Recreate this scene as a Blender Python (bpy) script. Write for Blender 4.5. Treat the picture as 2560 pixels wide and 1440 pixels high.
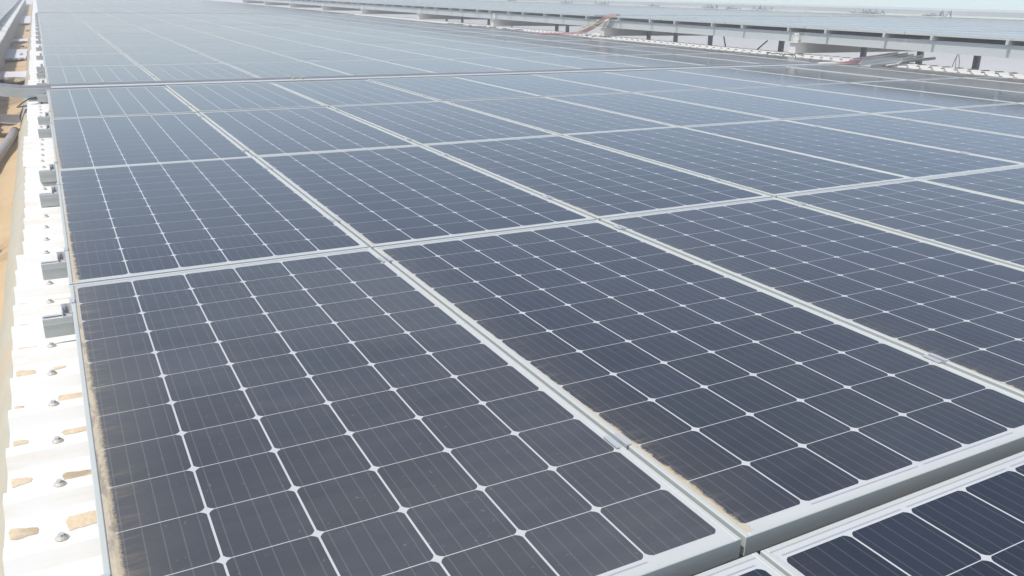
import bpy, math, random
from mathutils import Matrix, Vector
from mathutils import noise as mnoise

S = bpy.context.scene
C = S.collection
for o in list(bpy.data.objects):
    bpy.data.objects.remove(o)

# ------------------------------------------------------------------ frame of reference
# Everything is measured on the near roof: u = up the slope, v = along the eaves, w = off the panels.
SLOPE = math.radians(4.6)
cs, sn = math.cos(SLOPE), math.sin(SLOPE)
ML = Matrix(((cs, 0, -sn, 0), (0, 1, 0, 0), (sn, 0, cs, 0), (0, 0, 0, 1)))

# ------------------------------------------------------------------ camera
cam = bpy.data.cameras.new('camera')
cam.sensor_width = 36.0
cam.lens = 2097.55 / 2560 * 36.0
cam.clip_start = 0.05
cam.clip_end = 6000
camo = bpy.data.objects.new('camera', cam)
C.objects.link(camo)
RT = Matrix(((0.88142036, 0.14170253, -0.45057579), (-0.47199571, 0.30026878, -0.82889005), (0.01783802, 0.9432704, 0.331546)))
mc = RT.to_4x4()
mc.translation = Vector((0.05776, -2.86707, 0.895167))
camo.matrix_world = ML @ mc
S.camera = camo

# ------------------------------------------------------------------ sky, sun, exposure
SUN_EL, SUN_AZ = math.radians(58), math.radians(10)      # azimuth: from -X towards -Y
world = bpy.data.worlds.new('World')
S.world = world
world.use_nodes = True
wn = world.node_tree
sky = wn.nodes.new('ShaderNodeTexSky')
sky.sky_type = 'NISHITA'
sky.sun_disc = False
sky.sun_elevation = SUN_EL
to_sun = Vector((-math.cos(SUN_EL) * math.cos(SUN_AZ), -math.cos(SUN_EL) * math.sin(SUN_AZ), math.sin(SUN_EL)))
sky.sun_rotation = math.atan2(to_sun.x, to_sun.y)
sky.air_density = 1.0
sky.dust_density = 1.2
sky.ozone_density = 2.0
sky.altitude = 100
bg = wn.nodes['Background']
bg.inputs[1].default_value = 0.15
hs = wn.nodes.new('ShaderNodeHueSaturation')
hs.inputs['Saturation'].default_value = 0.80
wn.links.new(sky.outputs[0], hs.inputs['Color'])
wn.links.new(hs.outputs[0], bg.inputs[0])
sl = bpy.data.lights.new('sun', 'SUN')
sl.energy = 4.2
sl.angle = math.radians(0.55)
sl.color = (1.0, 0.955, 0.89)
so = bpy.data.objects.new('sun', sl)
C.objects.link(so)
so.rotation_euler = to_sun.to_track_quat('Z', 'Y').to_euler()
S.view_settings.view_transform = 'Standard'
S.view_settings.look = 'None'
S.view_settings.exposure = 0.15
S.view_settings.gamma = 1.0
S.render.engine = 'CYCLES'
S.cycles.max_bounces = 8
S.cycles.volume_bounces = 2

rnd = random.Random(7)

# ------------------------------------------------------------------ mesh helpers
class MB:
    def __init__(s):
        s.v, s.f, s.m, s.sm = [], [], [], []
    def face(s, pts, m=0, smooth=False):
        n = len(s.v)
        s.v += [tuple(p) for p in pts]
        s.f.append(tuple(range(n, n + len(pts))))
        s.m.append(m); s.sm.append(smooth)
    def hexa(s, p, m=0):           # p: 8 corners, bottom ring 0-3 then top ring 4-7 (ccw from above)
        n = len(s.v)
        s.v += [tuple(q) for q in p]
        for a in ((3, 2, 1, 0), (4, 5, 6, 7), (0, 1, 5, 4), (1, 2, 6, 5), (2, 3, 7, 6), (3, 0, 4, 7)):
            s.f.append(tuple(n + i for i in a)); s.m.append(m); s.sm.append(False)
    def box(s, x0, x1, y0, y1, z0, z1, m=0):
        s.hexa([(x0, y0, z0), (x1, y0, z0), (x1, y1, z0), (x0, y1, z0), (x0, y0, z1), (x1, y0, z1), (x1, y1, z1), (x0, y1, z1)], m)
    def bbox(s, x0, x1, y0, y1, z0, z1, b=.002, m=0):   # box with a chamfered top
        s.box(x0, x1, y0, y1, z0, z1 - b, m)
        n = len(s.v)
        s.v += [(x0, y0, z1 - b), (x1, y0, z1 - b), (x1, y1, z1 - b), (x0, y1, z1 - b), (x0 + b, y0 + b, z1), (x1 - b, y0 + b, z1), (x1 - b, y1 - b, z1), (x0 + b, y1 - b, z1)]
        for a in ((4, 5, 6, 7), (0, 1, 5, 4), (1, 2, 6, 5), (2, 3, 7, 6), (3, 0, 4, 7)):
            s.f.append(tuple(n + i for i in a)); s.m.append(m); s.sm.append(False)
    def tube(s, pts, r, seg=8, m=0, r1=None):
        pts = [Vector(p) for p in pts]
        n0 = len(s.v)
        up = Vector((0, 0, 1))
        for i, p in enumerate(pts):
            a = pts[max(0, i - 1)]; b = pts[min(len(pts) - 1, i + 1)]
            d = (b - a).normalized()
            x = d.cross(up)
            if x.length < 1e-3: x = d.cross(Vector((1, 0, 0)))
            x.normalize(); y = x.cross(d)
            rr = r if r1 is None else r + (r1 - r) * i / max(1, len(pts) - 1)
            for k in range(seg):
                t = 2 * math.pi * k / seg
                s.v.append(tuple(p + x * (rr * math.cos(t)) + y * (rr * math.sin(t))))
        for i in range(len(pts) - 1):
            for k in range(seg):
                k2 = (k + 1) % seg
                s.f.append((n0 + i * seg + k, n0 + i * seg + k2, n0 + (i + 1) * seg + k2, n0 + (i + 1) * seg + k)); s.m.append(m); s.sm.append(True)
        s.f.append(tuple(n0 + k for k in reversed(range(seg)))); s.m.append(m); s.sm.append(False)
        e = n0 + (len(pts) - 1) * seg
        s.f.append(tuple(e + k for k in range(seg))); s.m.append(m); s.sm.append(False)
    def cyl(s, x, y, z0, z1, r, seg=10, m=0, r1=None):
        s.tube([(x, y, z0), (x, y, z1)], r, seg, m, r1)
        for i in range(seg + 2): s.sm[-1 - i] = False
    def strip(s, rows, m=0, smooth=False):   # grid of points rows[i][j]
        n = len(s.v); W = len(rows[0])
        for r in rows: s.v += [tuple(p) for p in r]
        for i in range(len(rows) - 1):
            for j in range(W - 1):
                s.f.append((n + i * W + j, n + i * W + j + 1, n + (i + 1) * W + j + 1, n + (i + 1) * W + j)); s.m.append(m); s.sm.append(smooth)
    def mesh(s, name, mats):
        me = bpy.data.meshes.new(name)
        me.from_pydata(s.v, [], s.f)
        for mt in (mats if isinstance(mats, (list, tuple)) else [mats]): me.materials.append(mt)
        me.polygons.foreach_set('material_index', s.m)
        me.polygons.foreach_set('use_smooth', s.sm)
        me.update()
        return me

def link(name, data, parent=None, loc=(0, 0, 0), rotz=0.0, rot=None):
    """parent None: a top-level thing placed in roof coordinates; else a part placed relative to its parent."""
    o = bpy.data.objects.new(name, data)
    C.objects.link(o)
    m = Matrix.Translation(loc) @ (rot.to_4x4() if rot is not None else Matrix.Rotation(rotz, 4, 'Z'))
    if parent is None:
        o.matrix_world = ML @ m
    else:
        o.parent = parent
        o.matrix_local = m
    return o
def tag(o, label, cat, group=None, kind=None):
    o['label'] = label; o['category'] = cat
    if group: o['group'] = group
    if kind: o['kind'] = kind
    return o

# ------------------------------------------------------------------ materials
def new_mat(name):
    m = bpy.data.materials.new(name); m.use_nodes = True
    nt = m.node_tree
    return m, nt, nt.nodes, nt.links, nt.nodes['Principled BSDF']
def N(nt, t, **kw):
    n = nt.nodes.new(t)
    for k, v in kw.items():
        if k == 'op': n.operation = v
        elif k.startswith('i'): n.inputs[int(k[1:])].default_value = v
        else: setattr(n, k, v)
    return n
def math_(nt, op, a, b=None, c=None, clamp=False):
    n = nt.nodes.new('ShaderNodeMath'); n.operation = op; n.use_clamp = clamp
    for i, x in enumerate((a, b, c)):
        if x is None: continue
        if isinstance(x, (int, float)): n.inputs[i].default_value = x
        else: nt.links.new(x, n.inputs[i])
    return n.outputs[0]
def mixc(nt, f, a, b):
    n = nt.nodes.new('ShaderNodeMix'); n.data_type = 'RGBA'
    for sock, x in ((n.inputs[0], f), (n.inputs[6], a), (n.inputs[7], b)):
        if isinstance(x, (int, float)): sock.default_value = x
        elif isinstance(x, tuple): sock.default_value = (*x, 1) if len(x) == 3 else x
        else: nt.links.new(x, sock)
    return n.outputs[2]
def noise_(nt, vec, scale, detail=3, rough=.55):
    n = nt.nodes.new('ShaderNodeTexNoise'); n.inputs['Scale'].default_value = scale
    n.inputs['Detail'].default_value = detail; n.inputs['Roughness'].default_value = rough
    if vec is not None: nt.links.new(vec, n.inputs['Vector'])
    return n.outputs[0]
def ramp_(nt, x, lo, hi):
    n = nt.nodes.new('ShaderNodeMapRange'); n.clamp = True; n.interpolation_type = 'SMOOTHSTEP'
    nt.links.new(x, n.inputs[0])
    for i, q in ((1, lo), (2, hi)):
        if isinstance(q, (int, float)): n.inputs[i].default_value = q
        else: nt.links.new(q, n.inputs[i])
    return n.outputs[0]

def simple(name, col, rough=.5, metal=0.0, var=.12, scale=6.0, bump=0.0, bscale=60, dirt=None, dirtamt=.3, spec=.5):
    m, nt, nd, lk, b = new_mat(name)
    tc = nd.new('ShaderNodeTexCoord')
    nz = noise_(nt, tc.outputs['Object'], scale, 5, .6)
    c2 = tuple(min(1, c * (1 + var)) for c in col); c1 = tuple(c * (1 - var) for c in col)
    col_s = mixc(nt, nz, c1, c2)
    if dirt:
        dz = ramp_(nt, noise_(nt, tc.outputs['Object'], scale * .37, 6, .65), .5, .72)
        col_s = mixc(nt, math_(nt, 'MULTIPLY', dz, dirtamt), col_s, dirt)
    lk.new(col_s, b.inputs['Base Color'])
    b.inputs['Roughness'].default_value = rough
    b.inputs['Metallic'].default_value = metal
    b.inputs['Specular IOR Level'].default_value = spec
    if bump:
        bn = nd.new('ShaderNodeBump'); bn.inputs['Strength'].default_value = bump; bn.inputs['Distance'].default_value = .01
        lk.new(noise_(nt, tc.outputs['Object'], bscale, 6, .6), bn.inputs['Height']); lk.new(bn.outputs[0], b.inputs['Normal'])
    return m

SAND = (.42, .30, .17)
def panel_mat(name, kind):
    """kind: cell or back; sand drifts along the low (u) edge and thins out up the slope."""
    m, nt, nd, lk, b = new_mat(name)
    tc = nd.new('ShaderNodeTexCoord'); sep = nd.new('ShaderNodeSeparateXYZ'); lk.new(tc.outputs['Object'], sep.inputs[0])
    oi = nd.new('ShaderNodeObjectInfo')
    u, v = sep.outputs[0], sep.outputs[1]
    rn = oi.outputs['Random']
    comb = nd.new('ShaderNodeCombineXYZ')
    lk.new(u, comb.inputs[0]); lk.new(v, comb.inputs[1]); lk.new(math_(nt, 'MULTIPLY', rn, 37.0), comb.inputs[2])
    P = comb.outputs[0]
    ocs = nd.new('ShaderNodeSeparateColor'); lk.new(oi.outputs['Color'], ocs.inputs[0])
    amt, film, blot = ocs.outputs[0], ocs.outputs[1], ocs.outputs[2]
    if kind == 'cell':
        # bus bars (5 per cell) running along the panel, finger sheen
        cu = math_(nt, 'FRACT', math_(nt, 'DIVIDE', math_(nt, 'SUBTRACT', u, .0205), .1593))
        bb = math_(nt, 'FRACT', math_(nt, 'MULTIPLY', cu, .1593 / .03104))
        d = math_(nt, 'ABSOLUTE', math_(nt, 'SUBTRACT', bb, .5))
        bus = math_(nt, 'LESS_THAN', d, .0011 / .0312)
        base = mixc(nt, noise_(nt, P, 3.0, 2), (.011, .0155, .026), (.014, .0195, .032))
        # each cell a slightly different shade
        cell = nd.new('ShaderNodeTexWhiteNoise'); cell.noise_dimensions = '3D'
        cc = nd.new('ShaderNodeCombineXYZ')
        lk.new(math_(nt, 'FLOOR', math_(nt, 'DIVIDE', math_(nt, 'SUBTRACT', u, .0205), .1593)), cc.inputs[0])
        lk.new(math_(nt, 'FLOOR', math_(nt, 'DIVIDE', math_(nt, 'SUBTRACT', v, .035), .1582)), cc.inputs[1]); lk.new(rn, cc.inputs[2])
        lk.new(cc.outputs[0], cell.inputs[0])
        base = mixc(nt, math_(nt, 'MULTIPLY', cell.outputs[0], .6), base, (.019, .026, .042))
        base = mixc(nt, math_(nt, 'MULTIPLY', bus, .10), base, (.42, .43, .46))
    else:
        base = mixc(nt, noise_(nt, P, 5.0, 2), (.40, .415, .425), (.45, .46, .465))
    # thin patchy dust film streaked down the slope, also painting in lens-flare veil
    mp = nd.new('ShaderNodeMapping'); lk.new(P, mp.inputs[0]); mp.inputs['Scale'].default_value = (1.2, 9, 1)
    f1 = ramp_(nt, noise_(nt, mp.outputs[0], 2.2, 6, .6), .3, .75)
    f2 = ramp_(nt, noise_(nt, P, 1.6, 4, .6), .3, .7)
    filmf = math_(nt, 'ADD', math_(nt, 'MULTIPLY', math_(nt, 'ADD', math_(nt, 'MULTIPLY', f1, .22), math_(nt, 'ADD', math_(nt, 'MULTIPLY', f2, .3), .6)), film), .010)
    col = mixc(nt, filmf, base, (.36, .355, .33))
    # speckles of grit and droppings
    sp = ramp_(nt, noise_(nt, P, 90, 2, .5), .70, .78)
    col = mixc(nt, math_(nt, 'MULTIPLY', sp, math_(nt, 'MULTIPLY', film, 1.2)), col, (.45, .42, .36))
    # drift along the low edge
    uu = math_(nt, 'SUBTRACT', u, .011)
    low = nd.new('ShaderNodeMapping'); lk.new(P, low.inputs[0]); low.inputs['Scale'].default_value = (3, 14, 1)
    edge = math_(nt, 'MULTIPLY', math_(nt, 'ADD', .016, math_(nt, 'MULTIPLY', ramp_(nt, noise_(nt, low.outputs[0], 1.6, 7, .72), .3, .8), .022)), amt)
    edge = math_(nt, 'MULTIPLY', edge, math_(nt, 'SUBTRACT', 1.0, math_(nt, 'MULTIPLY', blot, .80)))
    vend = ramp_(nt, v, .75, .02)
    edge = math_(nt, 'MULTIPLY', edge, math_(nt, 'ADD', .72, math_(nt, 'MULTIPLY', vend, .55)))
    edge = math_(nt, 'ADD', edge, math_(nt, 'MULTIPLY', blot, math_(nt, 'ADD', .001, math_(nt, 'MULTIPLY', ramp_(nt, v, 2.2, .7), .0145))))
    drift = ramp_(nt, math_(nt, 'ADD', math_(nt, 'SUBTRACT', edge, uu), math_(nt, 'MULTIPLY', math_(nt, 'SUBTRACT', noise_(nt, P, 260, 3, .7), .5), .014)), -.003, .006)
    drift = math_(nt, 'MULTIPLY', drift, math_(nt, 'ADD', .55, math_(nt, 'MULTIPLY', noise_(nt, P, 60, 4, .7), .6)), clamp=True)
    # feathered wash above the drift
    st = nd.new('ShaderNodeMapping'); lk.new(P, st.inputs[0]); st.inputs['Scale'].default_value = (9, 60, 1); st.inputs['Rotation'].default_value = (0, 0, -.45)
    fea = ramp_(nt, noise_(nt, st.outputs[0], 1.0, 6, .7), .45, .8)
    wash = math_(nt, 'MULTIPLY', math_(nt, 'MULTIPLY', fea, ramp_(nt, uu, .085, 0.0)), math_(nt, 'MULTIPLY', amt, .42))
    wash = math_(nt, 'ADD', wash, math_(nt, 'MULTIPLY', ramp_(nt, uu, .20, -.02), math_(nt, 'MULTIPLY', amt, .07)))
    col = mixc(nt, math_(nt, 'MINIMUM', wash, 1.0), col, (.36, .29, .20))
    bl = nd.new('ShaderNodeMapping'); lk.new(P, bl.inputs[0]); bl.inputs['Scale'].default_value = (55, 13, 1)
    blf = math_(nt, 'MULTIPLY', ramp_(nt, noise_(nt, bl.outputs[0], 1.0, 5, .6), .5, .62), blot)
    sandc = mixc(nt, math_(nt, 'MULTIPLY', blf, .75), mixc(nt, ramp_(nt, v, math_(nt, 'ADD', .25, math_(nt, 'MULTIPLY', blot, 1.6)), math_(nt, 'ADD', .9, math_(nt, 'MULTIPLY', blot, 1.6))), mixc(nt, noise_(nt, P, 40, 5), (.37, .31, .22), (.46, .40, .30)), (.46, .44, .40)), (.20, .17, .14))
    # small pile in the low near corner
    cr = math_(nt, 'ADD', math_(nt, 'MULTIPLY', uu, 1.0), math_(nt, 'MULTIPLY', math_(nt, 'SUBTRACT', v, .011), .55))
    corner = ramp_(nt, math_(nt, 'ADD', cr, math_(nt, 'MULTIPLY', noise_(nt, P, 30, 4), .02)), math_(nt, 'ADD', .012, math_(nt, 'MULTIPLY', amt, .022)), math_(nt, 'MULTIPLY', amt, .016))
    drift = math_(nt, 'MAXIMUM', drift, corner)
    col = mixc(nt, drift, col, sandc)
    lk.new(col, b.inputs['Base Color'])
    b.inputs['IOR'].default_value = 1.33
    b.inputs['Sheen Weight'].default_value = .0
    b.inputs['Sheen Roughness'].default_value = .35
    rr = math_(nt, 'ADD', .09, math_(nt, 'ADD', math_(nt, 'MULTIPLY', filmf, .35), math_(nt, 'MULTIPLY', drift, .6)))
    lk.new(rr, b.inputs['Roughness'])
    lk.new(math_(nt, 'SUBTRACT', .5, math_(nt, 'MULTIPLY', drift, .45)), b.inputs['Specular IOR Level'])
    bn = nd.new('ShaderNodeBump'); bn.inputs['Strength'].default_value = .5; bn.inputs['Distance'].default_value = .004
    lk.new(math_(nt, 'MULTIPLY', drift, noise_(nt, P, 120, 4)), bn.inputs['Height']); lk.new(bn.outputs[0], b.inputs['Normal'])
    return m

M_CELL = panel_mat('silicon_cells_under_glass', 'cell')
M_BACK = panel_mat('white_backsheet_under_glass', 'back')
M_FRAME = simple('anodised_frame', (.43, .455, .44), .5, .12, .06, 9, dirt=(.5, .45, .37), dirtamt=.45)
M_RIB = simple('tinned_ribbon', (.36, .38, .40), .35, .3, .05)
M_RAIL = simple('galvanised_rail', (.50, .52, .505), .5, .35, .08, 14, dirt=(.45, .41, .35), dirtamt=.3)
M_CLAMP = simple('mill_aluminium', (.66, .67, .68), .35, .6, .06, 20)
M_BOLT = simple('zinc_bolt', (.20, .20, .21), .4, .7, .1, 30)
M_SCREW = simple('dusty_screw_washer', (.46, .43, .38), .6, .2, .15, 40)
M_BLACK = simple('black_plastic', (.02, .02, .022), .5, 0, .2)

def sheet_mat():
    m, nt, nd, lk, b = new_mat('white_coated_sheet')
    tc = nd.new('ShaderNodeTexCoord'); P = tc.outputs['Object']
    base = mixc(nt, noise_(nt, P, 1.5, 4), (.60, .595, .57), (.68, .675, .65))
    mp = nd.new('ShaderNodeMapping'); lk.new(P, mp.inputs[0]); mp.inputs['Scale'].default_value = (3, 26, 10)
    s = ramp_(nt, noise_(nt, mp.outputs[0], 1.0, 6, .65), .52, .75)
    base = mixc(nt, math_(nt, 'MULTIPLY', s, .5), base, (.58, .48, .34))
    s2 = ramp_(nt, noise_(nt, P, 18, 6, .7), .62, .72)
    base = mixc(nt, math_(nt, 'MULTIPLY', s2, .25), base, (.45, .38, .30))
    lk.new(base, b.inputs['Base Color']); b.inputs['Roughness'].default_value = .45
    return m
M_SHEET = sheet_mat()
def sand_mat(name, a, c, scale=3):
    m, nt, nd, lk, b = new_mat(name)
    tc = nd.new('ShaderNodeTexCoord'); P = tc.outputs['Object']
    col = mixc(nt, noise_(nt, P, scale, 7, .65), a, c)
    col = mixc(nt, ramp_(nt, noise_(nt, P, scale * .6, 5, .6), .52, .66), col, tuple(x * .72 for x in a))
    g = ramp_(nt, noise_(nt, P, 130, 3, .7), .62, .72)
    col = mixc(nt, math_(nt, 'MULTIPLY', g, .5), col, tuple(x * .45 for x in a))
    lk.new(col, b.inputs['Base Color']); b.inputs['Roughness'].default_value = .95
    bn = nd.new('ShaderNodeBump'); bn.inputs['Strength'].default_value = .6; bn.inputs['Distance'].default_value = .02
    lk.new(noise_(nt, P, 14, 9, .7), bn.inputs['Height']); lk.new(bn.outputs[0], b.inputs['Normal'])
    return m
M_SAND = sand_mat('roof_valley_sand', (.37, .265, .15), (.48, .355, .21))
M_SANDL = sand_mat('pale_drifted_sand', (.50, .40, .27), (.62, .52, .38), 9)
M_DESERT = sand_mat('desert_ground', (.45, .36, .25), (.52, .43, .31), .02)
M_WHITE = simple('white_painted_steel', (.56, .55, .515), .4, 0, .04, 3, dirt=(.6, .52, .42), dirtamt=.35)
M_BEAM = simple('pale_grey_flashing', (.43, .455, .45), .45, .1, .04, 2.0, dirt=(.5, .5, .46), dirtamt=.4)
M_DARK = simple('dark_steel_post', (.20, .225, .245), .5, .3, .1, 4)
M_CREAM = simple('dusty_cream_gutter', (.36, .335, .265), .7, 0, .14, 5, bump=.4, bscale=30, dirt=(.42, .32, .21), dirtamt=.8)
M_GREYW = simple('weathered_grey_wall', (.33, .32, .30), .8, 0, .15, 3, bump=.3)
M_TRAY = simple('galvanised_tray', (.58, .60, .60), .42, .5, .08, 10, dirt=(.45, .42, .36), dirtamt=.35)
M_RED = simple('red_cable', (.27, .13, .13), .45, 0, .1)
M_YEL = simple('yellow_green_cable', (.42, .44, .16), .45, 0, .2)
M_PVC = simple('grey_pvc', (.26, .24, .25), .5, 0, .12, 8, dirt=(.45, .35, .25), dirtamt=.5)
M_CONC = simple('dusty_grey_slab', (.50, .50, .53), .8, 0, .12, 4, bump=.3, dirt=(.5, .38, .25), dirtamt=.6)
M_CAB = simple('dark_grey_cable', (.06, .065, .07), .5, 0, .2)
M_ROCK = simple('stone', (.16, .13, .10), .9, 0, .3, 20, bump=.5)
M_WALL = simple('factory_wall', (.5, .5, .48), .7, 0, .06, 1)

# ------------------------------------------------------------------ ground
g = MB()
g.face([(-2500, -2500, -9.0), (2500, -2500, -9.0), (2500, 4000, -9.0), (-2500, 4000, -9.0)])
go = bpy.data.objects.new('ground', g.mesh('ground', M_DESERT)); C.objects.link(go)
tag(go, 'flat sandy desert ground around the factory', 'ground', kind='structure')

# ------------------------------------------------------------------ the solar panel
PW, PL, LIP, TH = .992, 1.964, .011, .040
CU0, CUP, CV0, CVP, CS = .0205, .1593, .035, .1582, .1552
def frame_mesh():
    b = MB()
    b.bbox(0, LIP, 0, PL, -TH, 0, .0015)
    b.bbox(PW - LIP, PW, 0, PL, -TH, 0, .0015)
    b.bbox(LIP, PW - LIP, 0, LIP, -TH, -.0002, .0015)
    b.bbox(LIP, PW - LIP, PL - LIP, PL, -TH, -.0002, .0015)
    return b.mesh('panel_frame', M_FRAME)
def face_mesh():
    b = MB()
    b.box(LIP, PW - LIP, LIP, PL - LIP, -.0075, -.0030, 1)
    def cell(i, j):
        x0, y0 = CU0 + i * CUP, CV0 + j * CVP
        c, pts = .0104, []
        for (cx, cy, a0) in ((1, 0, -90), (1, 1, 0), (0, 1, 90), (0, 0, 180)):
            # soft chamfer of three short edges
            X, Y = x0 + cx * CS, y0 + cy * .1563
            sx, sy = (1 if cx else -1), (1 if cy else -1)
            if (cx, cy) in ((1, 0), (0, 1)):
                q = [(X - sx * c, Y), (X - sx * c * .42, Y - sy * c * .42 * .9), (X, Y - sy * c)]
            else:
                q = [(X, Y - sy * c), (X - sx * c * .42 * .9, Y - sy * c * .42), (X - sx * c, Y)]
            pts += q
        b.face([(x, y, -.00294) for x, y in pts], 0)
    for i in range(6):
        for j in range(12): cell(i, j)
    for (a, c2, y) in ((1, 2, CV0 - .010), (3, 4, CV0 - .010), (0, 1, CV0 + 12 * CVP + .006), (2, 3, CV0 + 12 * CVP + .006), (4, 5, CV0 + 12 * CVP + .006)):
        x0 = CU0 + a * CUP + .006; x1 = CU0 + c2 * CUP + CS - .006
        b.box(x0, x1, y - .0018, y + .0018, -.00298, -.00290, 2)
    return b.mesh('panel_face', [M_CELL, M_BACK, M_RIB])
FRAME, FACE = frame_mesh(), face_mesh()

COLS = ['first', 'second', 'third', 'fourth', 'fifth', 'sixth', 'seventh', 'eighth', 'ninth', 'tenth', 'eleventh', 'twelfth', 'thirteenth', 'fourteenth', 'fifteenth',
        'sixteenth', 'seventeenth', 'eighteenth', 'nineteenth', 'twentieth', 'twenty-first', 'twenty-second', 'twenty-third', 'twenty-fourth', 'twenty-fifth', 'twenty-sixth', 'twenty-seventh', 'twenty-eighth']
def add_panel(u, v, w, label, group, sandy, film, blot=0.0):
    rot = Matrix.Rotation((.030 if 10.0 < u < 11.0 else 0) + rnd.gauss(0, .0009), 3, 'Y') @ Matrix.Rotation(rnd.gauss(0, .00012 if v > 5 else .0004), 3, 'X')
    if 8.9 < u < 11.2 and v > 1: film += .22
    t = link('solar_panel', None, None, (u, v - .004, w), rot=rot)
    t.empty_display_size = .1
    tag(t, label, 'solar panel', group)
    a = link('frame', FRAME, t)
    c = link('glass_face', FACE, t)
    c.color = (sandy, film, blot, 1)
    return t

rows_near = [(-3.958, 'row nearest the camera'), (-1.966, 'foreground row'), (.0095, 'second row back'), (1.985, 'third row back'), (3.985, 'last row before the cable trough')]
rows_near[0] = (-2.000 - PL, 'bottom right row across the wide gap')
GR = 'solar panels laid in rows on the near roof'
distant = []
for r, (v, rn) in enumerate(rows_near):
    for c in range(11):
        if r == 0 and c > 4: continue
        if r == 1 and c > 4: continue
        u = c * 1.0124 + .011 + (.012 if c == 0 else 0)
        jit = (rnd.uniform(-.003, .003), rnd.uniform(-.002, .002), rnd.uniform(-.002, .002) - (.004 if r == 0 else 0))
        if c == 0:
            lab = {1: 'large foreground solar panel with thick speckled sand along its left edge', 2: 'solar panel with sand strip at its left edge, second row back'}.get(r, 'solar panel at the sheet-side left end of the %s' % rn)
        elif r == 1 and c == 1:
            lab = 'foreground solar panel with feathered tan sand along its lower left side'
        elif r == 0:
            lab = 'dark solar panel, %s from left edge, in the %s' % (COLS[c], rn)
        else:
            lab = 'solar panel, %s from the left edge in the %s' % (COLS[c], rn)
        sandy = rnd.uniform(.25, .6)
        film = rnd.uniform(.03, .07)
        blot = 0
        if c == 0: sandy, film, blot = (1.0 if r in (1,) else .6), .13 if r == 1 else .07, (1 if r == 1 else .2)
        if (r, c) == (1, 1): sandy, film = .58, .06
        if (r, c) == (1, 2): sandy, film = .5, .055
        if r == 0: sandy, film = .25, .004
        add_panel(u + jit[0], v + jit[1], jit[2], lab, GR, sandy, film, blot)
for n in range(7):
    for c in range(11):
        u = c * 1.0124 + .017 + (.008 if c == 0 else 0)
        add_panel(u + rnd.uniform(-.003, .003), 6.460 + n * 1.9768, rnd.uniform(-.002, .002),
                  'pale glaring solar panel, %s column from left, %s row past the cable trough' % (COLS[c], COLS[n]),
                  'solar panels beyond the cable trough', rnd.uniform(.3, .6), rnd.uniform(.06, .12))
v20 = 20.42
for n in range(5):
    for c in range(11):
        add_panel(c * 1.0124 + .02, v20 + n * 1.9768, rnd.uniform(-.002, .002),
                  'distant solar panel, %s column from left, %s row beyond the doubled far seam' % (COLS[c], COLS[n]),
                  'solar panels far down the near roof', .4, rnd.uniform(.06, .12))
RU, RW = 11.50, .455          # eave of the next roof, one step higher
for n in range(6):
    for c in range(12):
        add_panel(RU + c * 1.0124, 2.015 + n * 1.9768, RW + rnd.uniform(-.002, .002),
                  'solar panel on the raised right roof, %s up from its eave, %s row' % (COLS[c], COLS[n]),
                  'solar panels on the raised right hand roof', .4, .09)
for n in range(4):
    for c in range(12):
        add_panel(RU + c * 1.0124, 14.38 + n * 1.9768, RW,
                  'raised right roof solar panel past the red cables, %s from eave, %s row' % (COLS[c], COLS[n]),
                  'right roof solar panels past the cable bundle', .4, .09)
# everything farther away, as one mesh
dm = MB()
def far_panel(f):
    def q(x, y, z): return f(x, y, z)
    for (x0, x1, y0, y1) in ((0, LIP, 0, PL), (PW - LIP, PW, 0, PL), (LIP, PW - LIP, 0, LIP), (LIP, PW - LIP, PL - LIP, PL)):
        p = [(x0, y0, -TH), (x1, y0, -TH), (x1, y1, -TH), (x0, y1, -TH), (x0, y0, 0), (x1, y0, 0), (x1, y1, 0), (x0, y1, 0)]
        dm.hexa([q(*a) for a in p], 0)
    dm.face([q(*a) for a in ((LIP, LIP, -.004), (PW - LIP, LIP, -.004), (PW - LIP, PL - LIP, -.004), (LIP, PL - LIP, -.004))], 1)
    for i in range(6):
        x0 = CU0 + i * CUP
        dm.face([q(*a) for a in ((x0, CV0, -.003), (x0 + CS, CV0, -.003), (x0 + CS, PL - CV0, -.003), (x0, PL - CV0, -.003))], 2)
far_rows = [30.50 + .62 + k * 1.9768 for k in range(5)] + [41.35 + k * 1.9768 for k in range(14)]
for v in far_rows:
    for c in range(11):
        far_panel(lambda x, y, z, c=c, v=v: (c * 1.0124 + .02 + x, v + y, z))
for k in range(24):
    for c in range(12):
        far_panel(lambda x, y, z, c=c, k=k: (RU + c * 1.0124 + x, 22.3 + k * 1.9768 + y, RW + z))
LA = math.radians(9.2)
LU, LW = -.76, .10
for k in range(26):
    for c in range(8):
        def fl(x, y, z, c=c, k=k):
            d = c * 1.0124 + (PW - x) 
            return (LU - d * math.cos(LA) + z * math.sin(LA), 8.0 + k * 1.9768 + y, LW + d * math.sin(LA) + z * math.cos(LA))
        far_panel(fl)
M_FARC = simple('distant_cells', (.045, .05, .062), .12, 0, .1, 1)
M_FARB = simple('distant_backsheet', (.7, .7, .7), .12, 0, .05, 1)
do = link('distant_solar_panels', dm.mesh('distant_panels', [M_FRAME, M_FARB, M_FARC]))
tag(do, 'mass of far solar panels fading toward the top edge', 'solar panels', kind='stuff')

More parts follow.
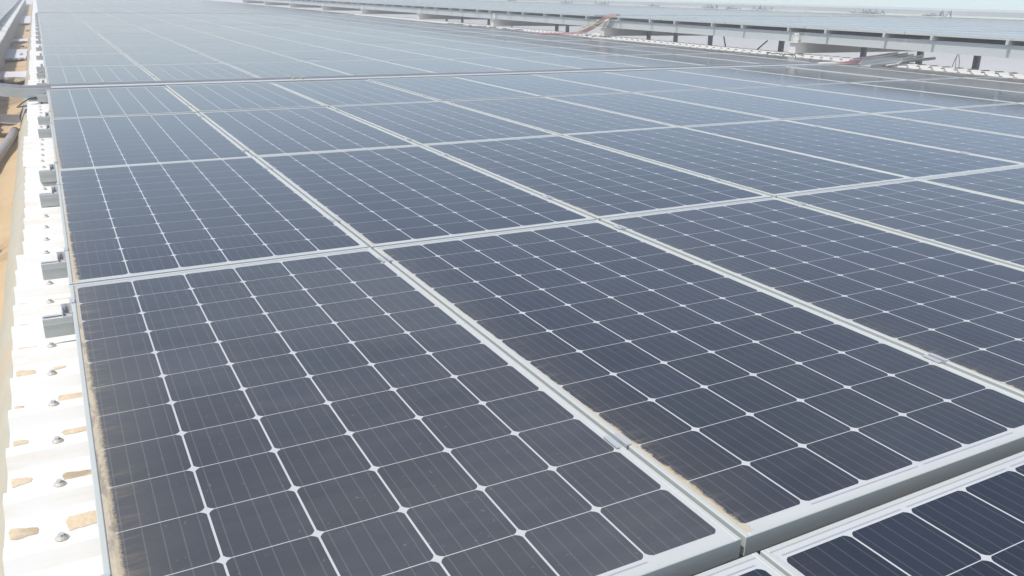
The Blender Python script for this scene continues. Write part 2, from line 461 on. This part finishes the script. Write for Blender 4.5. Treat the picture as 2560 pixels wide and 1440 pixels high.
# ------------------------------------------------------------------ corrugated roof sheets
def corrugated(b, u0, u1, v0, v1, wv, dend=0.0, h=.033, m=0, tr=None, rag=.0):
    """trapezoid ribs running up the slope, pitch .205, with thickness lip at both ends"""
    P = .205
    prof = [(0, 0), (.100, 0), (.108, .004), (.130, h - .003), (.138, h), (.167, h), (.175, h - .003), (.197, .004)]
    n = int((v1 - v0) / P)
    left, right, leftb, rightb = [], [], [], []
    ro = 0
    for k in range(n):
        if k % 5 == 0: ro = rnd.uniform(-rag, rag)
        for (dv, dw) in prof:
            v = v0 + k * P + dv
            left.append((u0 + ro, v, wv + dw)); right.append((u1 + rnd.uniform(-.004, .004), v, wv + dw + dend))
            leftb.append((u0 + ro, v, wv + dw - .004)); rightb.append((right[-1][0], v, wv + dw + dend - .004))
    if tr: left, right, leftb, rightb = [[tr(p) for p in q] for q in (left, right, leftb, rightb)]
    b.strip([left, right], m); b.strip([leftb, left], m); b.strip([right, rightb], m); b.strip([rightb, leftb], m)

SH = -.135
roof = link('corrugated_roof', None, None, (0, 0, 0)); tag(roof, 'white corrugated metal roof under the near solar panels', 'roof')
b = MB(); corrugated(b, -.145, 12.47, -4.3 - .0, 66, SH, rag=.012)
link('corrugated_sheet', b.mesh('roof_sheet', M_SHEET), roof)
b = MB(); b.box(-.118, 12.4, -4.3, 66, SH - .2, SH - .012)
link('roof_core', b.mesh('roof_core', M_GREYW), roof)
b = MB()
b.cyl(0, 0, -.001, .0022, .0125, 12, 0)
b.cyl(0, 0, .0022, .006, .0115, 12, 0, .008)
b.cyl(0, 0, .006, .011, .0065, 6, 1, .006)
SCREW = b.mesh('roof_screw', [M_SCREW, M_RAIL])
k0 = -4.3 + .1525
k = 0
while True:
    v = k0 + k * .205
    if v > 9: break
    if v > -2.3:
        link('roof_screw', SCREW, roof, (-.047 + rnd.uniform(-.003, .003), v + rnd.uniform(-.004, .004), SH + .033), rotz=rnd.uniform(0, 1))
    k += 1

b = MB()
corrugated(b, 11.20, 11.80, -4.2, 66, -.062, dend=-.012, h=.038)
link('ridge_sheet', b.mesh('ridge_sheet', M_SHEET), roof)
b = MB(); corrugated(b, 11.44, 11.86, -4.2, 66, -.046, dend=-.008, h=.038)
link('ridge_sheet', b.mesh('ridge_cap', M_SHEET), roof)
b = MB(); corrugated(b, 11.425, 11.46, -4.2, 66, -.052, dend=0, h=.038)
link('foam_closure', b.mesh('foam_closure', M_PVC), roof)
# sand caught in the valleys of the sheet
b = MB()
k = 0
while True:
    vc = -4.3 + k * .205 + .05
    k += 1
    if vc > 14: break
    if vc < -3: continue
    for (ua, ub, ch) in ((-.142, -.115 + rnd.uniform(-.01, .045), .9), (-.046 + rnd.uniform(-.006, .01), .02 + rnd.uniform(-.04, .04), .85)):
        if rnd.random() > ch: continue
        wd = rnd.uniform(.010, .034); off = rnd.uniform(-.012, .012)
        ring = []
        tp = rnd.uniform(.1, .75); sk = rnd.uniform(-.4, .4)
        for a in range(30):          # blunt upstream end, ragged taper down the groove
            q = a / 15.0
            t_ = q if q <= 1 else 2 - q
            side = 1 if q <= 1 else -1
            x = ua + (ub - ua) * t_
            wy = wd * min(1, 9 * min(t_ + .04, 1.04 - t_)) * (1 - tp * t_) * (1 + .25 * mnoise.noise(Vector((x * 60, vc * 9, side * 2.0))))
            ring.append((x + .002 * mnoise.noise(Vector((x * 200, vc, 1))), max(vc - .05, min(vc + .05, vc + off + side * wy + sk * wd * t_))))
        n = len(b.v)
        b.v += [(x, y, SH + .0008) for x, y in ring] + [((ua + ub) / 2, vc + off, SH + .004)]
        for a in range(30):
            b.f.append((n + a, n + (a + 1) % 30, n + 30)); b.m.append(0); b.sm.append(True)
so_ = link('sand_deposit', b.mesh('sand_deposit', M_SANDL)); tag(so_, 'tan sand pooled in the grooves of the white roof edge', 'sand', kind='stuff')

# cream gutter lip under the sheet edge
b = MB()
rows = []
for i in range(170):
    v = -4.0 + i * .42
    r = []
    for (du, w) in ((-.10, -.205), (-.160, -.208), (-.185, -.225), (-.235, -.33), (-.285, -.50)):
        n_ = mnoise.noise(Vector((du * 8, v * 1.7, 3.1)))
        r.append((du + n_ * .008, v, w + n_ * .006))
    rows.append(r)
b.strip(rows, 0, True)
gu = link('eave_gutter', b.mesh('eave_gutter', M_CREAM)); tag(gu, 'dusty cream gutter side between white sheet edge and sand', 'gutter')

# sand in the valley
rows = []
for i in range(420):
    v = -4 + i * .17
    r = []
    for j in range(22):
        u = -.80 + .62 * j / 21
        hgt = -.44 + .030 * mnoise.noise(Vector((u * 3, v * .9, 0))) + .012 * mnoise.noise(Vector((u * 11, v * 6, 5)))
        hgt += .05 * min(1.3, max(0, (u + .38) / .12)) ** 1.5 * (.7 + .9 * mnoise.noise(Vector((1.3, v * 2.1, 2))))
        r.append((u, v, hgt))
    rows.append(r)
b = MB(); b.strip(rows, 0, True)
sg = link('sandy_ground', b.mesh('sandy_ground', M_SAND)); tag(sg, 'orange sand filling the valley between the roofs', 'sand', kind='structure')

# ------------------------------------------------------------------ mounting rails with clamps
def rail_mesh(L):
    b = MB()
    # hollow channel: two side walls, top lips, bottom
    b.box(0, L, -.020, .020, -.058, -.055)
    b.box(0, L, -.020, -.017, -.055, -.003)
    b.box(0, L, .017, .020, -.055, -.003)
    b.box(0, L, -.020, -.006, -.003, 0)
    b.box(0, L, .006, .020, -.003, 0)
    b.box(0, .003, -.017, .017, -.055, -.003)
    b.box(0, L, -.0215, -.020, -.020, -.016)
    return b.mesh('rail_profile', M_RAIL)
def endclamp_mesh():
    b = MB()
    b.box(-.030, -.002, -.020, .020, .0, .003)
    b.box(-.005, -.002, -.020, .020, .003, .042)
    b.box(-.005, .009, -.020, .020, .042, .0445)
    b.box(-.030, -.027, -.020, .020, .003, .020)
    b.box(-.030, -.005, .017, .020, .003, .030)
    return b.mesh('end_clamp', M_CLAMP)
def bolt_mesh(h):
    b = MB(); b.cyl(0, 0, 0, .004, .010, 12, 1); b.cyl(0, 0, .004, h, .0065, 6, 0); b.cyl(0, 0, h, h + .012, .003, 8, 0)
    return b.mesh('bolt', [M_BOLT, M_CLAMP])
def midclamp_mesh():
    b = MB()
    b.box(-.019, -.0085, -.025, .025, .0405, .0435)
    b.box(.0085, .019, -.025, .025, .0405, .0435)
    b.box(-.0085, -.0060, -.025, .025, .012, .0435)
    b.box(.0060, .0085, -.025, .025, .012, .0435)
    b.box(-.0060, .0060, -.025, .025, .010, .013)
    b.cyl(0, .0, .013, .030, .0052, 6, 1)
    b.cyl(0, .0, .030, .039, .0028, 8, 1)
    return b.mesh('mid_clamp', [M_CLAMP, M_BOLT])
RAIL, ENDC, BOLT, MIDC = rail_mesh(11.35), endclamp_mesh(), bolt_mesh(.012), midclamp_mesh()
RAILF = rail_mesh(12.2)
vr = [-3.70, -2.42, -1.60, -.17, .42, 1.60, 2.19, 3.74, 4.38, 5.86]
where = ['', '', 'rail end beside the foreground panel, nearest the bottom', 'lowest visible square rail end jutting from the foreground panel', 'rail end level with the near part of the second panel', 'rail end level with the far part of the second panel',
         'rail end level with the near part of the third panel', 'lower of the close pair of rail ends left of the third seam', 'upper of the close pair of rail ends left of the third seam', 'rail end beside the black cable at the trough']
allr = [(v, w_) for v, w_ in zip(vr, where)]
for n, v in enumerate((6.95, 8.09, 8.96, 10.85, 12.70, 14.60, 16.25, 17.96, 19.80)):
    allr.append((v, 'grey rail end on the white sheet, %s one past the trough' % COLS[n]))
for n in range(6):
    allr.append((21.7 + n * 1.95, 'tiny rail end near the top, %s one past the doubled seam' % COLS[n]))
for v, wh in allr:
    if v < -2.2: continue
    t = link('mounting_rail', None, None, (-.062, v, -.0405))
    tag(t, wh if 'rail' in wh else 'galvanised ' + wh, 'rail', 'mounting rails under the near solar panels')
    link('rail_profile', RAIL, t, (0, 0, 0))
    e = link('end_clamp', ENDC, t, (.073 + (.010 if v < 6 else 0.004), 0, 0))
    link('bolt', BOLT, e, (-.016, -.002, .003))
    if v < 14:
        for c in range(1, 11):
            if c > 7 and v > 6: continue
            uc = c * 1.0124 + (.0008 if v < 6 else .0068) + .062
            link('mid_clamp', MIDC, t, (uc, rnd.uniform(-.012, .012), 0))

# ------------------------------------------------------------------ cable trough across the near roof
b = MB()
def channel(b, pts, v0, v1, h, t=.003):
    """pts: (u, w_top) polyline; open channel between v0 and v1"""
    for (a, c) in zip(pts[:-1], pts[1:]):
        for (va, vb, z0, z1) in ((v0, v0 + t, -h, 0), (v1 - t, v1, -h, 0), (v0 + t, v1 - t, -h, -h + t), (v0 - .012, v0, -.004, 0), (v1, v1 + .012, -.004, 0)):
            b.hexa([(a[0], va, a[1] + z0), (c[0], va, c[1] + z0), (c[0], vb, c[1] + z0), (a[0], vb, a[1] + z0),
                    (a[0], va, a[1] + z1), (c[0], va, c[1] + z1), (c[0], vb, c[1] + z1), (a[0], vb, a[1] + z1)])
channel(b, [(-1.9, .26), (-.75, .075), (-.16, -.002), (11.1, -.004)], 6.07, 6.37, .085)
b.box(.06, 11.1, 6.055, 6.20, -.0035, .0)
t = link('cable_trough', b.mesh('cable_trough', M_TRAY)); tag(t, 'long galvanised open cable trough crossing the roof between panel rows', 'cable trough')
b = MB()
for i in range(7):
    y = 6.12 + i * .033
    pts = [(-1.7 + k * .18, y + .008 * math.sin(k * 1.3 + i), 0) for k in range(70)]
    pts = [(x, y2, (-.072 + .008 * (i % 2) + (max(0, -.16 - x) * .135))) for x, y2, _ in pts]
    b.tube([p for p in pts if p[0] < 11], .007, 6, 0)
t = link('cable_run', b.mesh('cable_run', M_RED)); tag(t, 'red solar cables lying inside the long cable trough', 'cables')
b = MB()
b.tube([(2.28, 6.12, -.06), (2.30, 6.15, .004), (2.33, 6.2, .012), (2.35, 6.23, -.05)], .008, 6)
b.tube([(2.38, 6.12, -.06), (2.39, 6.15, .006), (2.43, 6.2, .010), (2.46, 6.23, -.05)], .008, 6)
t = link('earth_cable', b.mesh('earth_cable', M_YEL)); tag(t, 'small yellow green earthing cable loops poking from the trough', 'cable')
# black cable loop at the left end
b = MB()
b.tube([(-.23, 6.36, -.135), (-.19, 6.42, -.11), (-.13, 6.55, -.085), (-.06, 6.60, -.08), (-.02, 6.58, -.075), (.03, 6.56, -.07)], .006, 7)
b.tube([(-.23, 6.36, -.135), (-.16, 6.36, -.128), (-.08, 6.37, -.12), (-.035, 6.385, -.115), (-.025, 6.45, -.09), (-.022, 6.53, -.08)], .0075, 7)
bm_ = link('black_cable', b.mesh('black_cable', M_CAB), None, (.0, -.52, 0)); tag(bm_, 'black cable loop on the white sheet below the trough', 'cable')

# ------------------------------------------------------------------ things in the sandy valley
b = MB()
b.tube([(-.29, 6.15, -.385), (-.325, 5.6, -.384), (-.365, 5.05, -.382), (-.43, 4.3, -.381), (-.55, 3.1, -.38)], .036, 16)
b.tube([(-.2895, 6.152, -.385), (-.2893, 6.158, -.385)], .030, 16, 1)
t = link('plastic_pipe', b.mesh('plastic_pipe', [M_PVC, M_BLACK])); tag(t, 'thick grey plastic pipe lying on the sand at left', 'pipe')
b = MB()
def angle(b, pts, h, th=.004, fl=.05):
    for (a, c) in zip(pts[:-1], pts[1:]):
        a, c = Vector(a), Vector(c); d = (c - a).normalized(); n = Vector((0, 0, 1)).cross(d).normalized() * th
        b.hexa([a, c, c + n, a + n, a + Vector((0, 0, h)), c + Vector((0, 0, h)), c + n + Vector((0, 0, h)), a + n + Vector((0, 0, h))])
        n2 = n.normalized() * -fl
        b.hexa([a + n2, c + n2, c, a, a + n2 + Vector((0, 0, .004)), c + n2 + Vector((0, 0, .004)), c + Vector((0, 0, .004)), a + Vector((0, 0, .004))])
angle(b, [(-.80, 7.25, -.41), (-.255, 6.80, -.41), (-.185, 7.55, -.33)], .085)
t = link('steel_angle', b.mesh('steel_angle', M_PVC)); tag(t, 'bent dark steel angle upstand on the sand below the trough', 'steel angle')
def slab(name, u0, u1, v0, v1, w, th, label, mat=None, cat='slab', holes=True):
    b = MB()
    rows = []
    nu, nv = 8, 8
    for i in range(nv + 1):
        rows.append([(u0 + (u1 - u0) * j / nu + rnd.uniform(-.012, .012) * (j in (0, nu)), v0 + (v1 - v0) * i / nv + rnd.uniform(-.08, .08) * (i in (0, nv)), w + .004 * rnd.random()) for j in range(nu + 1)])
    b.strip(rows)
    n = [rows[0][j] for j in range(nu + 1)] + [rows[i][nu] for i in range(1, nv + 1)] + [rows[nv][j] for j in range(nu - 1, -1, -1)] + [rows[i][0] for i in range(nv - 1, 0, -1)]
    b.strip([[(p[0], p[1], p[2] - th) for p in n + n[:1]], n + n[:1]])
    o = link(name, b.mesh(name, mat or M_CONC)); tag(o, label, cat)
    return o
slab('metal_plate', -.69, -.255, 15.2, 17.7, -.375, .03, 'pale grey dusty plate with dark patch bridging the sandy valley')
slab('metal_plate', -.68, -.25, 31.5, 38.8, -.365, .03, 'farther pale plate bridging the sandy valley near the top')
slab('metal_plate', -.66, -.26, 20.6, 21.6, -.37, .03, 'narrow pale strip across the valley between two wide plates')
slab('metal_plate', -.80, -.21, 10.6, 11.5, -.30, .03, 'pale lilac plate over the sand just past the cable trough')
b = MB()
b.box(-.37, -.33, 15.9, 16.4, -.366, -.362); 
t = link('floor_drain', b.mesh('floor_drain', M_PVC)); tag(t, 'small dark square drain cover on the grey valley plate', 'drain')
for i, (u, v, r, lab) in enumerate(((-.32, 12.6, .035, 'dark twiggy stone on sand just above the trough'), (-.37, 19.2, .05, 'dark stone beside the top edge of the plate'), (-.27, 18.7, .045, 'dark wedge shaped debris by the white sheet'), (-.28, 4.1, .014, 'small stone on the sand beside the gutter, mid left'),
                                    (-.29, 2.05, .018, 'small dark stone at the left picture edge'), (-.30, 26.6, .06, 'small dark lump on the yellow sand near the top'), (-.255, 3.2, .010, 'tiny pebble by the cream gutter'), (-.62, 20.0, .07, 'pale debris lump in the shade of the left wall'), (-.55, 11.2, .05, 'dark lump in shade beside the trough plate'))):
    b = MB()
    n0 = 0
    rings = []
    for a in range(6):
        th = math.pi * a / 5
        rings.append([(r * math.sin(th) * math.cos(2 * math.pi * k / 9) * rnd.uniform(.7, 1.3), 1.8 * r * math.sin(th) * math.sin(2 * math.pi * k / 9) * rnd.uniform(.7, 1.3), r * .6 * math.cos(th)) for k in range(9)])
    for q in rings: q.append(q[0])
    b.strip(rings)
    t = link('stone', b.mesh('stone', M_ROCK), None, (u, v, -.425 + r * .3)); tag(t, lab, 'stone', 'stones and debris in the sandy valley')

# ------------------------------------------------------------------ left roof (slopes the other way)
lr = link('left_roof', None, None, (0, 0, 0)); lr.name = 'corrugated_roof'
tag(lr, 'neighbouring roof at upper left with a grey valley wall', 'roof')
b = MB()
def trl(p):
    d = -.60 - p[0]
    return (-.60 - d * math.cos(LA), p[1], p[2] + d * math.sin(LA))
corrugated(b, -9.0, -.60, 6, 66, -.075, tr=trl, rag=.0)
link('corrugated_sheet', b.mesh('left_sheet', M_SHEET), lr)
b = MB()
rows = [[(-.625, v, -.082), (-.618, v, -.12), (-.605, v, -.28), (-.615, v, -.60)] for v in (6, 20, 40, 66)]
b.strip(rows)
link('valley_wall', b.mesh('valley_wall', M_GREYW), lr)
RAILS = rail_mesh(6.0)
for k in range(24):
    v = 8.35 + k * 1.9768 + (.0 if k % 2 else .25)
    rot = Matrix.Rotation(math.pi, 3, 'Z')
    rot = Matrix.Rotation(-LA, 3, 'Y').inverted().transposed() @ rot if False else Matrix.Rotation(LA, 3, 'Y') @ rot
    t = link('mounting_rail', RAILS, None, (-.66, v, .045), rot=rot)
    tag(t, 'rail end under the upper left panels, %s along the valley' % COLS[k], 'rail', 'rail ends of the left roof')

# ------------------------------------------------------------------ raised right roof
rr_ = link('raised_roof', None, None, (RU, 0, 0)); rr_.name = 'corrugated_roof'
tag(rr_, 'raised right hand roof sheet beneath its solar panels', 'roof')
b = MB(); corrugated(b, .12, 12.5, .5, 70, .308)
link('corrugated_sheet', b.mesh('raised_sheet', M_SHEET), rr_)
b = MB(); b.box(0, .003, .2, 70, .184, .351); b.box(.003, .09, .2, 70, .348, .351); b.box(.003, .09, .2, 70, .184, .187)
bo = link('eave_beam', b.mesh('eave_beam', M_BEAM), None, (RU + .06, 0, 0)); tag(bo, 'long pale grey eave beam under the raised right roof edge', 'beam')
RR = rail_mesh(12.2)
k = 0
for n in range(27):
    for dv in (.35, 1.50):
        v = 2.0 + n * 1.9768 + dv
        if n >= 6: v += .50
        k += 1
        lab = '%s clamp pair on the right eave counted from the right, %s one' % (COLS[n], 'nearer' if dv < 1 else 'farther')
        t = link('mounting_rail', None, None, (RU - .035, v, RW - .0405)); tag(t, lab, 'rail', 'rails on the raised right roof')
        link('rail_profile', RR, t)
        e = link('end_clamp', ENDC, t, (.037, 0, 0))
        link('bolt', BOLT, e, (-.016, -.002, .003))
VR = [8.10, 13.95, 19.55, 25.15, 31.15, 36.7, 42.5, 48.2, 54.2]
for i, v in enumerate(VR):
    t = link('roof_rafter', None, None, (RU - .06, v, 0))
    tag(t, ['nearest white rafter end with bolted plate under the right eave', 'second rafter, beside the rising red cables'][i] if i < 2 else '%s white rafter end along the right eave, counting from the right' % COLS[i], 'rafter', 'rafters under the raised right roof')
    b = MB()
    # tapered box: top follows the roof, bottom nearly so
    b.hexa([(0, -.07, .004), (11.8, -.07, -.04), (11.8, .07, -.04), (0, .07, .004), (0, -.07, .184), (11.8, -.07, .184), (11.8, .07, .184), (0, .07, .184)])
    b.box(-.035, .15, -.11, .11, .178, .1835)
    link('rafter_body', b.mesh('rafter_body', M_WHITE), t)
    b = MB()
    b.box(.052, .058, -.065, .055, .186, .335)
    for (y, z) in ((-.04, .215), (.03, .215), (-.04, .305), (.03, .305)):
        b.tube([(.052, y, z), (.040, y, z)], .009, 6, 1)
    link('bolted_plate', b.mesh('bolted_plate', [M_WHITE, M_RAIL]), t)
# struts between the near roof ridge and the raised roof
SP = [(5.50, .085, 0), (6.50, .085, 0), (7.62, .085, 0), (9.57, .095, 0), (11.63, .085, 0), (12.80, .085, 0), (13.8, .085, 0), (17.44, .085, 0), (18.0, .10, 0), (22.2, .08, 0), (24.2, .08, 0), (25.5, .08, 0), (3.4, .085, 0)]
names = ['first dark post from the right under the eave, by the hanging wires', 'dark post behind the perforated tray, under the rafter', 'dark post left of the perforated tray', 'dark post just right of the gap before the nearest rafter end', 'dark post between the first and second rafters, right one', 'dark post between the first and second rafters, middle one', 'short dark post just right of the red cables',
         'dark post left of the second rafter', 'short dark post left of the red cables', 'distant dark post by the third rafter', 'distant dark post beyond the third rafter', 'very small far dark post near the fourth rafter', 'dark post at the far right']
for (v, wd, _), lab in zip(SP, names):
    b = MB(); h1 = .19
    b.box(-.03, .03, -wd / 2, wd / 2, -.55, h1)
    b.box(-.05, .05, -wd / 2 - .02, wd / 2 + .02, h1 - .006, h1 - .001)
    rot = Matrix.Rotation(-SLOPE, 3, 'Y').inverted()
    t = link('steel_post', b.mesh('steel_post', M_DARK), None, (12.66, v, 0)); tag(t, lab, 'post', 'dark posts under the raised right roof')
for (a, c, lab) in (((12.66, 11.25, .19), (12.66, 11.12, -.12), 'thin dark rod hanging below the nearest long rafter'), ((12.66, 9.95, .10), (12.66, 10.25, -.12), 'thin slanting dark rod left of the nearest rafter'), ((12.66, 20.2, .1), (12.66, 20.8, -.12), 'thin slanting rod left of the second rafter')):
    b = MB(); b.tube([a, c], .014, 6); t = link('brace_rod', b.mesh('brace_rod', M_DARK)); tag(t, lab, 'rod')
b = MB()
b.tube([(12.55, 5.75, .15), (12.55, 5.80, .0), (12.55, 5.83, -.14)], .005, 5)
b.tube([(12.55, 5.75, .15), (12.55, 5.71, .02), (12.55, 5.69, -.14)], .005, 5)
b.tube([(12.55, 5.76, .15), (12.55, 5.77, .02), (12.55, 5.75, -.14)], .004, 5)
t = link('hanging_wires', b.mesh('hanging_wires', M_CAB)); tag(t, 'thin dark wires hanging beside the rightmost post', 'wires')
# third roof beyond
b = MB(); b.box(0, .05, 4, 75, .50, .63); b.box(.05, 12, 4, 75, .56, .60)
t = link('far_eave_beam', b.mesh('far_eave_beam', M_BEAM), None, (23.9, 0, 0)); t.name = 'eave_beam'; tag(t, 'farthest pale roof edge on the horizon at upper right', 'beam')

# ------------------------------------------------------------------ clutter on the right edge
def perf_tray(name, a, c, wdt, h, lab):
    a, c = Vector(a), Vector(c); d = (c - a); L = d.length; d.normalize()
    n = Vector((0, 0, 1)).cross(d).normalized(); up = d.cross(n) * -1
    up = Vector((0, 0, 1))
    b = MB()
    def bx(s0, s1, q0, q1, z0, z1, m=0):
        P = []
        for z in (z0, z1):
            for (s, q) in ((s0, q0), (s1, q0), (s1, q1), (s0, q1)):
                P.append(a + d * s + n * q + up * z)
        b.hexa(P, m)
    bx(0, L, 0, wdt, 0, .003)
    nh = int(L / .05)
    for side in (0, wdt - .003):
        bx(0, L, side, side + .003, .003, h * .35)
        bx(0, L, side, side + .003, h * .65, h)
        for k in range(nh + 1):
            bx(k * L / nh - .011, min(L, k * L / nh + .011), side, side + .003, h * .35, h * .65)
    o = link(name, b.mesh(name, M_TRAY)); tag(o, lab, 'cable tray')
perf_tray('perforated_tray', (10.45, 5.62, -.01), (12.25, 6.12, .03), .16, .07, 'galvanised perforated cable tray lying on the ridge at right')
perf_tray('perforated_tray', (10.70, 5.98, .0), (12.1, 6.30, .05), .16, .07, 'perforated cable tray carrying red cables behind the first one')
b = MB()
for i in range(8):
    o1 = i * .022
    pts = [(9.9 + .0, 6.12 + o1, -.06), (10.3, 6.10 + o1, -.012), (10.7, 6.06 + o1 * .8, .012 + .01 * (i % 3)), (11.2, 6.16 + o1 * .8, .045 + .01 * (i % 2)), (11.7, 6.25 + o1 * .8, .05), (12.1, 6.33 + o1 * .7, .02), (12.35, 6.4, -.1)]
    b.tube(pts, .008, 6)
t = link('cable_bundle', b.mesh('cable_bundle', M_RED)); tag(t, 'red cable bundle in the perforated tray at the right ridge', 'cables')
b = MB()
b.tube([(11.0, 6.0, -.02), (11.6, 6.05, .0), (12.2, 6.16, .015), (12.72, 6.27, .02)], .022, 10)
t = link('white_conduit', b.mesh('white_conduit', M_WHITE)); tag(t, 'straight white conduit lying at the right ridge below the tray', 'conduit')
b = MB()
b.tube([(10.9, 5.72, -.01), (11.2, 5.78, .0), (11.5, 5.93, .02), (11.7, 6.1, .07)], .012, 8)
t = link('white_conduit', b.mesh('white_conduit', M_WHITE)); tag(t, 'curled white hose end beside the perforated tray', 'conduit')
b = MB()
b.tube([(10.2, 6.35, -.01), (10.6, 6.25, .005), (10.9, 6.1, .01), (11.1, 6.05, .0)], .012, 8)
t = link('white_conduit', b.mesh('white_conduit', M_WHITE)); tag(t, 'low white hose in front of the red cables', 'conduit')
# cables rising to the raised roof
b = MB()
for i in range(8):
    o1 = (i - 3.5) * .030
    pts = [(10.6, 15.7 + o1 * 2, -.02), (11.1, 15.1 + o1 * 2, .0), (11.35, 14.65 + o1 * 1.5, .05), (11.42, 14.25 + o1, .20), (11.44, 13.85 + o1, .40), (11.50, 13.66 + o1, .475), (11.8, 13.9 + o1, .47)]
    b.tube(pts, .009, 6)
t = link('cable_bundle', b.mesh('cable_bundle2', M_RED)); tag(t, 'red cable bundle climbing over the eave of the raised roof', 'cables')
b = MB()
b.tube([(11.28, 14.7, -.03), (11.33, 14.75, .12), (11.38, 14.5, .22), (11.40, 14.1, .26), (11.42, 13.7, .38), (11.48, 13.5, .47)], .009, 6)
b.tube([(11.33, 14.6, .15), (11.36, 14.2, .22), (11.36, 13.9, .12), (11.36, 13.8, -.02)], .007, 6)
t = link('earth_cable', b.mesh('earth_cable2', M_YEL)); tag(t, 'yellow green earthing cable beside the climbing red bundle', 'cable')
b = MB()
b.tube([(11.36, 13.62, .36), (11.35, 13.70, .33), (11.34, 13.74, .27), (11.36, 13.80, .22), (11.35, 13.78, .17)], .030, 7, 0, .016)
b.tube([(11.38, 13.95, .0), (11.36, 14.05, .03), (11.33, 14.18, .01), (11.36, 14.28, -.03)], .035, 7, 0, .02)
for q in range(len(b.v)):
    x, y, z = b.v[q]; n_ = mnoise.noise(Vector((x * 30, y * 12, z * 25))) * .03; b.v[q] = (x + n_, y + n_ * 1.5, z + n_ * .6)
t = link('white_cloth', b.mesh('white_cloth', M_WHITE)); tag(t, 'crumpled white rag hanging by the climbing cables', 'cloth')
# loose wire on the near roof
def loose(name, pts, r, mat, lab, cat, loc=(0, 0, 0)):
    b = MB(); b.tube(pts, r, 6); o = link(name, b.mesh(name, mat), None, loc); tag(o, lab, cat); return o
loose('wire_loop', [(3.30 + .22 * math.cos(a / 10), 8.72 + .28 * math.sin(a / 10), .002) for a in range(0, 58)], .0016, M_RAIL, 'thin grey wire loop lying on a panel past the trough', 'wire')
loose('black_cable', [(10.55 + .03 * math.sin(k), 7.15 + .05 * k, .02 + .035 * abs(math.sin(k * 1.3))) for k in range(14)], .008, M_CAB, 'tangled dark cable loops below the nearest rafter end', 'cable')
loose('black_cable', [(11.3 + .02 * math.sin(k * 1.7), 8.0 + .16 * k, -.09 + .03 * abs(math.sin(k * 1.3))) for k in range(26)], .011, M_CAB, 'dark cable snaking along the ridge left of the nearest rafter', 'cable')
loose('black_cable', [(11.2 + .06 * math.sin(k * 1.7), 17.2 + .3 * k, -.06 + .05 * abs(math.sin(k * 1.3))) for k in range(18)], .013, M_CAB, 'dark cable on the ridge left of the red cables', 'cable')
# clutter along the top of the raised roof
for i, (u, v) in enumerate(((23.7, 13.9), (23.9, 16.4), (24.0, 16.9), (23.8, 21.3), (23.9, 23.0), (23.7, 24.1), (23.9, 28.1), (23.7, 31.7), (23.6, 34.8), (23.8, 41.0))):
    b = MB()
    for q in range(3):
        pts = []
        x, y, z = 0, q * .25, 0
        for k in range(9):
            pts.append((x, y, z + .02 + (.10 if k in (1, 6) else .0) * rnd.random() * 1.6)); y += rnd.uniform(.03, .10); x += rnd.uniform(-.04, .04)
        b.tube(pts, .010, 5)
    hgt = rnd.uniform(.08, .2)
    b.tube([(0, 0, 0), (.03, rnd.uniform(-.1, .1), hgt)], .012, 5)
    t = link('loose_cables', b.mesh('loose_cables', M_CAB), None, (u, v, .46))
    tag(t, 'tangle of dark cable ends on the top edge of the raised roof, %s from right' % COLS[i], 'cables', 'cable tangles on the raised roof')
for i, (v, L) in enumerate(((14.6, .9), (19.6, 1.8), (25.2, 2.2), (29.5, 2.5))):
    b = MB(); b.box(0, .06, 0, L, 0, .03)
    t = link('white_trunking', b.mesh('white_trunking', M_WHITE), None, (23.78, v, .46)); tag(t, 'white strip on the top edge of the raised roof, %s from right' % COLS[i], 'trunking', 'white strips on the raised roof')

# ------------------------------------------------------------------ factory block under the roofs
b = MB(); b.box(-30, 22, -6, 70, -9.0, -1.9)
w = bpy.data.objects.new('factory_building', b.mesh('factory', M_WALL)); C.objects.link(w)
tag(w, 'plain factory block carrying the roofs, below the panels', 'building')

# ------------------------------------------------------------------ dusty air, added also to veil the distance like lens flare
b = MB(); b.box(-2400, 2400, -2400, 3900, -10.0, 4.2)
hz = bpy.data.objects.new('haze', b.mesh('haze', [])); C.objects.link(hz)
hz.data.materials.clear()
hm = bpy.data.materials.new('haze'); hm.use_nodes = True
for n in list(hm.node_tree.nodes):
    if n.type == 'BSDF_PRINCIPLED': hm.node_tree.nodes.remove(n)
pv = hm.node_tree.nodes.new('ShaderNodeVolumePrincipled')
pv.inputs['Color'].default_value = (.93, .965, 1.0, 1)
pv.inputs['Density'].default_value = .009
pv.inputs['Anisotropy'].default_value = .2
hm.node_tree.links.new(pv.outputs[0], [n for n in hm.node_tree.nodes if n.type == 'OUTPUT_MATERIAL'][0].inputs['Volume'])
hz.data.materials.append(hm)
tag(hz, 'pale dusty air over the roofs, added as a veil of glare', 'haze', kind='stuff')
